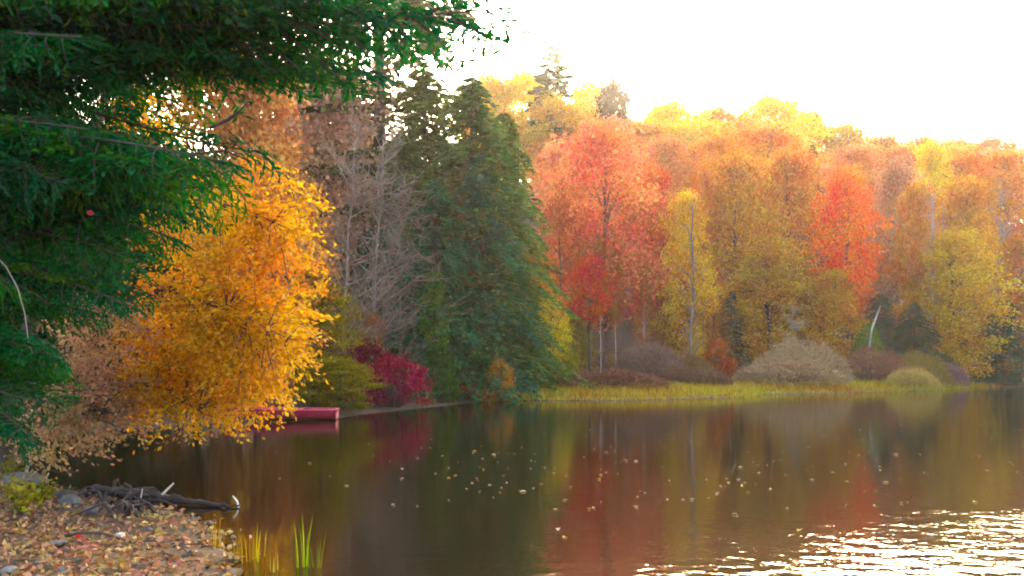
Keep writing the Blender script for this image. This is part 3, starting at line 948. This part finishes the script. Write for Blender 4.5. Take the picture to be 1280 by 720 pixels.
def spray_tree(name, label, base, spine, regions, n_spray, per, color, seed, bark, leafsz=(.080, .048), pieces=0, piece_poly=None, piece_color=None):
    """tree built from arching limbs with level sprays of leaves; regions: (polygon in photo pixels, Ymin, Ymax)"""
    global rng
    rng = np.random.default_rng(seed)
    r_ = random.Random(seed)
    base = Vector((base[0], base[1], gz(*base[:2])))
    t = thing(name, label, 'tree', base)
    tb, cr = MB(), MB()
    sp = np.array([(0, 0, -.2)] + spine, float)
    tb.tube(sp, np.linspace(.16, .03, len(sp)), 8, rough=.04)
    cells = []
    for poly_, y0, y1, wgt in regions:
        xs = [p[0] for p in poly_]; ys = [p[1] for p in poly_]
        m = 0
        while m < int(n_spray * wgt):
            x, y = r_.uniform(min(xs), max(xs)), r_.uniform(min(ys), max(ys))
            if in_poly(x, y, poly_):
                cells.append(np.array(P(x, y, r_.uniform(y0, y1)) - base))
                m += 1
    zs = sp[:, 2]
    limbs = []
    cells.sort(key=lambda c: -np.linalg.norm(c[:2]))
    C, D = [], []
    for i, c in enumerate(cells):
        run = float(np.linalg.norm(c[:2]))
        # attach to the trunk, or to the nearest limb already there
        best, att = 1e9, None
        for q in limbs:
            dd = np.linalg.norm(q - c, axis=1) + np.maximum(0, np.linalg.norm(q[:, :2], axis=1) - run) * 2
            k_ = int(dd.argmin())
            if dd[k_] < best:
                best, att = dd[k_], q[k_]
        if best > 1.3 or att is None:
            z0 = np.clip(c[2] - .18 * run + .4, .5, zs[-1])
            s = np.array([np.interp(z0, zs, sp[:, 0]), np.interp(z0, zs, sp[:, 1]), z0])
            tt = np.linspace(0, 1, 7)[:, None]
            q = s * (1 - tt) + c * tt + np.array([0, 0, .16 * run]) * np.sin(tt * math.pi) + rng.normal(0, .05, (7, 3)) * np.sin(tt * math.pi)
            tb.tube(q, np.linspace(.045, .006, 7), 5)
            limbs.append(np.array([q[0] * (1 - u) + q[-1] * u + np.array([0, 0, .16 * run]) * math.sin(u * math.pi) for u in np.linspace(0.15, 1, 14)]))
            ax = q[-1] - q[-2]
        else:
            q = np.array([att, (att + c) / 2 + rng.normal(0, .05, 3) + (0, 0, .04), c])
            tb.tube(q, [.012, .008, .003], 3, cap=False)
            ax = c - att
        ax = ax / (np.linalg.norm(ax) + 1e-6)
        ax[2] = ax[2] * .4 - .12
        ax[:2] += rng.normal(0, .35, 2)
        ax /= np.linalg.norm(ax)
        sd_ = np.cross(ax, (0, 0, 1)); sd_ /= np.linalg.norm(sd_)
        n = int(per * r_.uniform(.6, 1.4))
        a = rng.uniform(-.55, .40, n); b = rng.normal(0, .20, n)
        pos = c + np.outer(a, ax) + np.outer(b, sd_) + np.column_stack([np.zeros(n), np.zeros(n), rng.normal(0, .04, n) - b ** 2 * .5 - np.maximum(a, 0) ** 2 * .4])
        C.append(pos)
        D.append(ax + np.outer(np.sign(b) * .8, sd_) + rng.normal(0, .35, (n, 3)) - (0, 0, .25))
    C, D = np.concatenate(C), np.concatenate(D)
    cr.leaves(C, leafsz[0], leafsz[1], D=D, flat=.15)
    node_obj('trunk', tb.mesh('trunk', BARK, True), t, color=bark)
    crown = node_obj('crown', cr.mesh('crown', NEARLEAF), t, color=color)
    if pieces:
        order = np.argsort(C[:, 1])[: len(C) // 2]
        m = 0
        while m < pieces:
            j = int(r_.choice(order))
            p = C[j] + base
            px = CX + FP * p[0] / p[1]; py = HZ - FP * (p[2] - EYE) / p[1]
            if piece_poly and not in_poly(px, py, piece_poly):
                continue
            k = r_.uniform(.75, 1.15)
            node_obj('leaf', LEAFM, t, tuple(C[j] + np.array([0, -.06, .02])), (r_.uniform(-.9, .9), r_.uniform(-.5, .9), r_.uniform(0, 6.28)), (k, k, k),
                     tuple(min(1, v * r_.uniform(.9, 1.3)) for v in (piece_color or color)))
            m += 1
    return t


gold_poly = [(330, 205), (378, 215), (388, 262), (380, 320), (386, 372), (380, 420), (378, 470), (362, 502), (325, 516), (262, 535), (215, 530),
             (168, 532), (170, 470), (158, 410), (182, 375), (215, 340), (180, 300), (215, 262), (262, 250), (300, 214)]
spray_tree('beech_tree', 'golden orange beech hanging over the water below the near hemlock', (-8.2, 12.9),
           [(.2, -.05, 1.5), (.7, -.1, 3.0), (1.3, -.2, 4.6), (1.9, -.3, 6.2), (2.4, -.3, 7.4)],
           [([(190, 270), (385, 250), (380, 480), (325, 520), (260, 538), (175, 520)], 10.6, 11.3, .2), ([(262, 30), (300, 40), (310, 80), (275, 85)], 12.5, 13.5, .03), ([(150, 125), (205, 140), (200, 185), (160, 170)], 12.5, 13.5, .03), (gold_poly, 11.0, 13.8, .78), ([(170, 380), (390, 360), (368, 480), (328, 512), (260, 530), (175, 514)], 11.0, 12.6, .34)],
           225, 84, (.60, .315, .032), 21, (.10, .08, .07), pieces=150,
           piece_poly=[(165, 215), (395, 215), (395, 520), (165, 545)], piece_color=(.64, .38, .07))
tan_poly = [(95, 385), (165, 380), (176, 440), (176, 535), (120, 545), (96, 560), (40, 572), (30, 560), (70, 505), (82, 440)]
spray_tree('beech_tree', 'dull tan beech sapling low between hemlock boughs and golden beech', (-8.5, 11.9),
           [(.1, 0, 1.2), (.4, .1, 2.2), (.8, .1, 3.2)], [(tan_poly, 11.0, 13.0, 1.0)], 95, 62, (.44, .28, .16), 22, (.10, .08, .07), leafsz=(.08, .05))

# ------------------------------------------------------------------ red boat
def red_boat():
    a, b = P(304, 524), P(424, 525)
    L = 3.4
    t = thing('rowing_boat', 'small red boat pulled up at the bank, partly under golden leaves', 'boat', (b.x - L / 2 - .12, b.y + .15, .02), R(4))
    red, tt, ns, ln = new_mat('worn_red_paint')
    bs = N(tt, 'ShaderNodeBsdfPrincipled', i_Roughness=.4)
    no = N(tt, 'ShaderNodeTexNoise', i_Scale=5.0, i_Detail=6.0)
    cr = N(tt, 'ShaderNodeValToRGB')
    cr.color_ramp.elements[0].color = (.20, .008, .030, 1); cr.color_ramp.elements[1].color = (.36, .015, .052, 1)
    ln.new(no.outputs[0], cr.inputs[0]); ln.new(cr.outputs[0], bs.inputs['Base Color'])
    o_ = N(tt, 'ShaderNodeOutputMaterial'); ln.new(bs.outputs[0], o_.inputs[0])
    s = np.linspace(0, 1, 15)                       # bow at -x, square transom at +x
    half = .60 * np.clip(np.sin(np.clip(s * 1.9, 0, 1.57)), .02, 1) * (1 - .12 * s - .22 * s ** 7)
    keel = .28 * (1 - s) ** 3
    sheer = .28 + .10 * (1 - s) ** 2
    x = (s - .5) * L
    V, F = [], []
    sec = [(-1, 1), (-.97, .55), (-.8, .12), (-.4, 0), (.4, 0), (.8, .12), (.97, .55), (1, 1)]
    for k_ in range(15):
        for y, z in sec:
            V.append((x[k_], y * half[k_], keel[k_] + (sheer[k_] - keel[k_]) * z))
    n0 = len(V)
    for k_ in range(15):
        for y, z in sec:
            V.append((x[k_] * .985, y * max(half[k_] - .03, .004), keel[k_] + .03 + (sheer[k_] - keel[k_] - .03) * z))
    m = len(sec)
    for off, fl in ((0, 1), (n0, -1)):
        for k_ in range(14):
            for j in range(m - 1):
                q = [off + k_ * m + j, off + (k_ + 1) * m + j, off + (k_ + 1) * m + j + 1, off + k_ * m + j + 1]
                F.append(q[::fl])
    me = mesh_from('hull', V, [np.array(F), np.array([[14 * m + j for j in range(m)], [n0 + 14 * m + j for j in range(m)][::-1]])], red, False)
    node_obj('hull', me, t)
    gw = MB()
    for sg in (-1, 1):
        gw.tube(np.column_stack([x, sg * half, sheer + .01]), .032, 6)
    gw.tube([(x[-1], -half[-1], sheer[-1] + .01), (x[-1], 0, sheer[-1] + .015), (x[-1], half[-1], sheer[-1] + .01)], .032, 6)
    gw2, tt2, ns2, ln2 = new_mat('faded_red_rail')
    b2 = N(tt2, 'ShaderNodeBsdfPrincipled', i_Roughness=.5); b2.inputs['Base Color'].default_value = (.44, .04, .075, 1)
    o2 = N(tt2, 'ShaderNodeOutputMaterial'); ln2.new(b2.outputs[0], o2.inputs[0])
    node_obj('gunwale', gw.mesh('gunwale', gw2, True), t)
    for fx in (-.35, .55):
        sb = MB()
        h_ = .52
        V = [(fx + dx, y, z) for dx in (-.12, .12) for y in (-h_, h_) for z in (.30, .33)]
        sb.add(V, [(0, 1, 3, 2), (4, 6, 7, 5), (0, 4, 5, 1), (2, 3, 7, 6), (1, 5, 7, 3), (0, 2, 6, 4)])
        node_obj('thwart', sb.mesh('thwart', gw2), t)


red_boat()

# ------------------------------------------------------------------ near bank: driftwood, stones, twigs, leaf litter
def on_ground(px, py, dz=0.0):
    """point where the sight line of a photo pixel meets the near bank"""
    for Y in np.arange(4, 60, .02):
        p = P(px, py, Y)
        g = max(gz(p.x, Y), 0)
        if p.z <= g:
            return Vector((p.x, Y, g + dz))
    return P(px, py)


rng = np.random.default_rng(909)
b0 = on_ground(150, 628)
t = thing('driftwood_log', 'dark wet driftwood log lying out into the water, with bleached twig stubs', 'log', b0)
mb = MB()
path = [P(118, 620) + Vector((0, 0, .10)), P(150, 624) + Vector((0, 0, .10)), P(190, 628) + Vector((0, 0, .09)), P(225, 631) + Vector((0, 0, .06)),
        P(255, 633) + Vector((0, 0, .045)), P(280, 635) + Vector((0, 0, .03)), P(302, 634) + Vector((0, 0, .02))]
fine = []
for i in range(6):
    for u in np.linspace(0, 1, 5, endpoint=(i == 5)):
        fine.append(np.array(path[i].lerp(path[i + 1], u)) - np.array(b0) + rng.normal(0, .008, 3))
mb.tube(fine, np.interp(np.linspace(0, 1, len(fine)), [0, .3, .55, .8, 1], [.065, .058, .04, .024, .010]), 9, rough=.28)
node_obj('log', mb.mesh('log', DRIFT), t)
for (x0, y0, x1, y1, r0, bend) in ((203, 618, 217, 604, .016, 0), (298, 633, 291, 620, .014, .02), (176, 622, 178, 611, .008, 0)):
    mb = MB()
    a = P(x0, y0, 9.8) - b0; c = P(x1, y1, 9.75) - b0
    if y0 > 630:
        a = P(x0, 634) - b0; c = P(x1, y1, P(x0, 634).y) - b0
    mb.tube([a, (a + c) / 2 + Vector((bend, 0, 0)), c], [r0, r0 * .9, r0 * .55], 6)
    node_obj('twig_stub', mb.mesh('twig_stub', PALEWOOD), t)
t = thing('root_mass', 'tangle of dark wet roots at the thick end of the driftwood log', 'roots', on_ground(150, 636))
mb = MB()
bb = Vector(t.location)
for k_ in range(34):
    a = on_ground(rr.uniform(108, 200), rr.uniform(616, 648)) - bb
    d = Vector((rr.uniform(-.5, .6), rr.uniform(-.35, .35), rr.uniform(.0, .12)))
    mb.tube([a - Vector((0, 0, .03)), a + d * .3 + Vector((0, 0, rr.uniform(.05, .16))), a + d * .7 + Vector((0, 0, rr.uniform(.02, .12))), a + d - Vector((0, 0, .03))],
            [rr.uniform(.01, .03), rr.uniform(.012, .03), .014, .004], 6, rough=.2)
node_obj('roots', mb.mesh('roots', DRIFT), t)


def rock_mesh(seed, n=2):
    import bmesh
    r_ = np.random.default_rng(seed)
    bm = bmesh.new()
    bmesh.ops.create_icosphere(bm, subdivisions=n, radius=1)
    ph = r_.uniform(0, 6, 6)
    for v in bm.verts:
        c = v.co
        f = 1 + .16 * math.sin(c.x * 2.3 + ph[0]) + .14 * math.sin(c.y * 2.9 + ph[1]) + .10 * math.sin(c.z * 4 + ph[2] + c.x * 3) + r_.normal(0, .035)
        v.co = c * f
    me = bpy.data.meshes.new('rock')
    bm.to_mesh(me); bm.free()
    me.materials.append(STONE)
    return me


ROCKS = [rock_mesh(1), rock_mesh(2), rock_mesh(3)]
for px, py, wpx, hz, c, lab in [
    (150, 673, 17, .55, (.62, .62, .58), 'small pale stone among the fallen leaves in the middle of the bank'),
    (88, 634, 34, .55, (.10, .11, .12), 'dark grey wedge shaped stone left of the roots'),
    (72, 624, 26, .5, (.045, .045, .05), 'blackish stone touching the dark grey wedge shaped one'),
    (62, 684, 34, .25, (.12, .12, .12), 'flat grey stone half buried in leaves near the red leaf'),
    (80, 716, 22, .4, (.19, .19, .19), 'grey stone at the bottom edge among fallen leaves'),
    (12, 716, 26, .4, (.18, .18, .19), 'grey stone in the bottom left corner'),
    (36, 606, 70, .28, (.16, .15, .14), 'broad flat grey brown rock at the back of the bank below the hemlock'),
    (112, 640, 22, .5, (.16, .15, .17), 'grey stone in front of the roots'),
]:
    p = on_ground(px, py)
    r0 = wpx / 2 / FP * p.y
    o = node_obj('rock', ROCKS[rr.randrange(3)], None, p + Vector((0, 0, r0 * hz * .35)), (rr.uniform(-.2, .2), rr.uniform(-.2, .2), rr.uniform(0, 6)), (r0, r0 * .8, r0 * hz), c)
    tag(o, lab, 'stone')
# bleached stakes and twigs
for (x0, y0, x1, y1, r0, m_, nm, lab) in [
    (32, 600, 38, 573, .026, PALEWOOD, 'stump', 'short thick bleached white stake standing at the back of the bank'),
    (12, 594, 23, 572, .014, PALEWOOD, 'stick', 'thin bleached stick leaning beside the white stake'),
    (59, 600, 61, 591, .014, PALEWOOD, 'stick', 'tiny bleached peg right of the white stake'),
    (2, 636, 52, 662, .018, DRIFT, 'fallen_branch', 'dark fallen branch slanting across the left bank'),
    (75, 673, 172, 683, .016, DRIFT, 'fallen_branch', 'dark stick lying across the leaves by the pale stone'),
    (20, 570, 92, 592, .020, DRIFT, 'fallen_branch', 'dark drooping branch over the water edge at the back of the bank'),
    (258, 712, 300, 702, .012, DRIFT, 'stick', 'short brown stick at the water edge near the sparse sedge'),
]:
    p = on_ground(x0, y0)
    mb = MB()
    c = P(x1, y1, p.y) if abs(x1 - x0) < 16 else on_ground(x1, y1)
    dz = 0 if abs(x1 - x0) < 16 else r0
    d = c - p
    mid = d * .5 + Vector((0, 0, .05 if dz else 0)) + Vector((rr.uniform(-.02, .02),) * 3)
    mb.tube([Vector((0, 0, dz - (.05 if not dz else 0))), d * .25 + (mid - d * .5) * .7 + Vector((0, 0, dz)), mid + Vector((0, 0, dz)), d * .75 + (mid - d * .5) * .5 + Vector((0, 0, dz)), d + Vector((0, 0, dz))],
            [r0, r0 * .95, r0 * .85, r0 * .75, r0 * .5], 7, rough=.07)
    o = node_obj(nm, mb.mesh(nm, m_, False), None, p)
    tag(o, lab, 'stick' if nm != 'stump' else 'stake')


def litter():
    """the carpet of fallen leaves on the near bank"""
    global rng
    rng = np.random.default_rng(606)
    n = 30000
    X = rng.uniform(-9.5, 1.0, n); Y = rng.uniform(4.6, 13.5, n)
    d = shore_dist(X, Y)
    nz = np.sin(X * 1.9 + 1) * np.sin(Y * 2.3) * .5 + np.sin(X * 4.1 + Y * 3.3) * .3
    keep = (d > -.30) & (d < 5.5) & (rng.uniform(0, 1, n) < np.clip(.95 - np.maximum(Y - 8.8, 0) * .35 + nz * 1.0, .06, 1) * np.clip(.30 + d * 1.4, 0.05, 1))
    X, Y = X[keep], Y[keep]
    Z = np.maximum(ground_z(X, Y) + rng.uniform(.004, .045, len(X)), .006)
    out = MB()
    out.leaves(np.column_stack([X, Y, Z]), .066, .042, flat=.55)
    o = node_obj('leaf_litter', out.mesh('leaf_litter', LITTER), color=(.36, .195, .08))
    o['kind'] = 'stuff'
    o['label'] = 'carpet of fallen leaves on the near bank'


litter()


def debris():
    """small twigs, bark bits and pebbles lying about the bank"""
    global rng
    rng = np.random.default_rng(707)
    tw, pb = MB(), MB()
    m = 0
    while m < 420:
        x, y = rng.uniform(-9, -1.5), rng.uniform(5.5, 12.5)
        d = float(shore_dist(np.array([x]), np.array([y]))[0])
        if d < -.15 or d > 4 or rng.uniform() > 1.2 - abs(d - .3) * .4:
            continue
        z = max(gz(x, y), 0)
        a, L = rng.normal(0, .9), rng.uniform(.06, .42) ** 1.2
        e = np.array([math.cos(a), math.sin(a), rng.normal(0, .12)]) * L
        p = np.array([x, y, z + .012])
        if m % 3:
            tw.tube([p - e / 2, p + rng.normal(0, .012, 3) + (0, 0, .015), p + e / 2], [rng.uniform(.003, .009), .006, .002], 4)
        else:
            r_ = rng.uniform(.012, .05)
            q = rng.normal(0, 1, (14, 3)); q /= np.linalg.norm(q, axis=1)[:, None]
            t5 = np.array([(0, 0, 1), (.9, 0, .2), (.3, .85, .15), (-.7, .5, .2), (-.7, -.5, .1), (.3, -.85, .2), (0, 0, -.6)]) * rng.uniform(.7, 1.2, (7, 1)) * r_ * (1, .8, .6)
            pb.add(t5 + p, [(0, i, i % 5 + 1) for i in range(1, 6)] + [(6, i % 5 + 1, i) for i in range(1, 6)])
        m += 1
    o = node_obj('twig_litter', tw.mesh('twig_litter', DRIFT))
    o['kind'], o['label'] = 'stuff', 'small dark twigs scattered over the near bank'
    o = node_obj('pebbles', pb.mesh('pebbles', STONE), color=(.22, .20, .19))
    o['kind'], o['label'] = 'stuff', 'small pebbles along the edge of the near bank'


debris()
r2 = random.Random(88)
cnt = 0
while cnt < 260:
    px, py = r2.uniform(-5, 300), r2.uniform(642, 722)
    Y = EYE * FP / (py - HZ) * .93
    x = (px - CX) / FP * Y
    d = float(shore_dist(np.array([x]), np.array([Y]))[0])
    if d < .05:
        continue
    c = r2.choice([(.42, .21, .08), (.48, .27, .11), (.36, .14, .05), (.28, .11, .05), (.52, .35, .18), (.42, .26, .05), (.40, .16, .08), (.22, .11, .06)])
    k_ = r2.uniform(.55, .95)
    o = node_obj('fallen_leaf', LEAFM, None, (x, Y, gz(x, Y) + .035), (r2.uniform(-.5, .5), r2.uniform(-.4, .4), r2.uniform(0, 6.28)), (k_, k_, k_), c)
    tag(o, 'curled dry leaf among many in the carpet of leaves on the near bank', 'leaf', 'fallen leaves on the near bank')
    cnt += 1
p = on_ground(92, 679)
o = node_obj('fallen_leaf', LEAFM, None, p + Vector((0, 0, .05)), (.3, .2, 1.0), (1.5, 1.6, 1.5), (.55, .015, .02))
tag(o, 'bright red fallen leaf on the bank beside the flat grey stone', 'leaf')
p = P(108, 265, 7.3)
o = node_obj('leaf', LEAFM, None, p, (1.2, .3, .4), (.75, 1.0, .8), (.38, .02, .03))
tag(o, 'single red leaf caught in the near hemlock boughs', 'leaf')

# ---- plants on the near bank and in the shallows
def blades(name, label, px, py, n, h, spread, color, seed, lean=.3, wd=.012):
    global rng
    rng = np.random.default_rng(seed)
    p = P(px, py)
    g = max(gz(p.x, p.y), -.15)
    t = thing(name, label, 'grass', (p.x, p.y, 0))
    mb = MB()
    for k_ in range(n):
        a = rng.uniform(0, 6.28); r_ = rng.uniform(0, 1) * spread
        b = np.array([math.cos(a) * r_, math.sin(a) * r_ * .6, g])
        hh = h * rng.uniform(.5, 1.05)
        l = np.array([math.cos(a), math.sin(a) * .6, 0]) * lean * rng.uniform(.1, 1) * hh
        tt = np.linspace(0, 1, 6)[:, None]
        mid = b + np.array([0, 0, hh - g]) * tt * (1 - .08 * tt) + l * tt ** 2
        sx = np.array([math.cos(a + 1.57 + rng.normal(0, .5)), math.sin(a + 1.57), 0]) * wd * rng.uniform(.7, 1.2)
        wv_ = np.array([.8, 1, 1, .8, .5, .05])[:, None]
        V = np.concatenate([mid - sx * wv_ / 2, mid + sx * wv_ / 2])
        mb.add(V, [(i, i + 1, i + 7, i + 6) for i in range(5)])
    node_obj('blades', mb.mesh('blades', BLADE), t, color=color)


blades('grass_tuft', 'bright green tuft of reeds standing in the shallow water', 381, 708, 13, .52, .10, (.20, .27, .03), 31)
blades('grass_tuft', 'smaller green tuft just right of the tall reed tuft', 395, 710, 8, .42, .06, (.19, .25, .03), 32)
blades('sedge_tuft', 'sparse yellowish sedge in the shallows left of the reed tuft', 315, 700, 26, .36, .22, (.34, .25, .03), 33, .25, .009)
blades('sedge_tuft', 'sparse yellowish sedge close to the leafy bank', 268, 690, 18, .36, .16, (.34, .23, .03), 34, .25, .009)
blades('sedge_tuft', 'thin pale sedge between bank and reed tuft at the bottom', 340, 714, 12, .22, .16, (.36, .28, .08), 35, .25, .008)
for px, py, h_, w_, c, lab in [(25, 646, .42, .55, (.30, .28, .03), 'yellow green leafy plant at the left edge of the bank'),
                               (52, 630, .30, .40, (.26, .26, .03), 'small yellow green plant beside the blackish stone'),
                               (10, 606, .55, .6, (.20, .20, .03), 'olive leafy plant under the hemlock at the back of the bank')]:
    p = on_ground(px, py)
    t = thing('leafy_plant', lab, 'plant', p)
    rng = np.random.default_rng(int(px))
    st, fo = MB(), MB()
    C = []
    for k_ in range(14):
        a = rng.uniform(0, 6.28)
        e = np.array([math.cos(a) * w_ / 2 * rng.uniform(.2, 1), math.sin(a) * w_ / 2 * rng.uniform(.2, 1), h_ * rng.uniform(.4, 1)])
        st.tube([(0, 0, -.03), e * (.4, .4, .6), e], [.006, .005, .002], 3, cap=False)
        C.append(np.outer(rng.uniform(.4, 1.05, 12), e) + rng.normal(0, .035, (12, 3)))
    C = np.concatenate(C); C[:, 2] = np.maximum(C[:, 2], .02)
    fo.leaves(C, .07, .045, flat=.45)
    node_obj('stems', st.mesh('stems', BARK), t, color=(.12, .12, .04))
    node_obj('leaves', fo.mesh('leaves', NEARLEAF), t, color=c)

# ---- leaves afloat
bright = [(112, 569), (142, 565), (152, 575), (669, 568), (570, 595), (627, 595), (709, 626), (502, 586), (504, 599), (431, 608), (596, 564), (620, 568), (558, 598), (610, 607),
          (658, 615), (741, 636), (697, 661), (704, 673), (520, 573), (467, 569), (494, 631), (761, 566), (785, 576), (792, 577), (758, 591), (796, 621), (343, 565), (350, 599),
          (390, 579), (415, 595), (1127, 629), (1000, 663), (1117, 649), (1155, 591), (924, 585), (926, 600), (929, 607), (911, 605), (932, 615), (962, 611), (947, 591), (969, 577), (1038, 591),
          (1062, 565), (1071, 569), (1123, 568), (1111, 603), (1230, 589), (1240, 549), (1217, 520), (1263, 511), (1199, 505)]
for i in range(150):
    while True:
        px, py = (r2.gauss(1010, 190), r2.gauss(572, 38)) if i % 5 < 3 else (r2.gauss(640, 120), r2.gauss(585, 26))
        if 420 < px < 1290 and 500 < py < 690:
            break
    bright.append((px, py))
for i, (px, py) in enumerate(bright):
    p = P(px, py)
    if shore_dist(np.array([p.x]), np.array([p.y]))[0] > -.1:
        continue
    k_ = r2.uniform(.7, 1.25) * (.9 if i < 52 else .62)
    c = r2.choice([(.62, .50, .30), (.66, .46, .12), (.55, .34, .14), (.70, .62, .46)])
    o = node_obj('floating_leaf', LEAFM, None, (p.x, p.y, .006), (r2.uniform(-.15, .15), r2.uniform(-.1, .1), r2.uniform(0, 6.28)), (k_, k_, k_), c)
    tag(o, 'small fallen leaf floating on the pond among many scattered ones', 'leaf', 'leaves floating on the pond')

# ------------------------------------------------------------------ thin evening haze over the pond
hb = MB()
x0, x1, y0, y1, z0, z1 = -520, 545, -95, 730, -3.0, 78.0
V = [(x, y, z) for x in (x0, x1) for y in (y0, y1) for z in (z0, z1)]
hb.add(V, [(0, 1, 3, 2), (4, 6, 7, 5), (0, 4, 5, 1), (2, 3, 7, 6), (1, 5, 7, 3), (0, 2, 6, 4)])
hm, ht, hn, hl = new_mat('thin_haze')
pv = N(ht, 'ShaderNodeVolumePrincipled')
pv.inputs['Color'].default_value = (1.0, .93, .85, 1)
pv.inputs['Density'].default_value = 0.0005
pv.inputs['Anisotropy'].default_value = 0.6
ho = N(ht, 'ShaderNodeOutputMaterial')
hl.new(pv.outputs[0], ho.inputs['Volume'])
hz = node_obj('haze', hb.mesh('haze', hm))
hz['kind'] = 'stuff'
hz['label'] = 'thin pale haze over the pond and the far hillside'
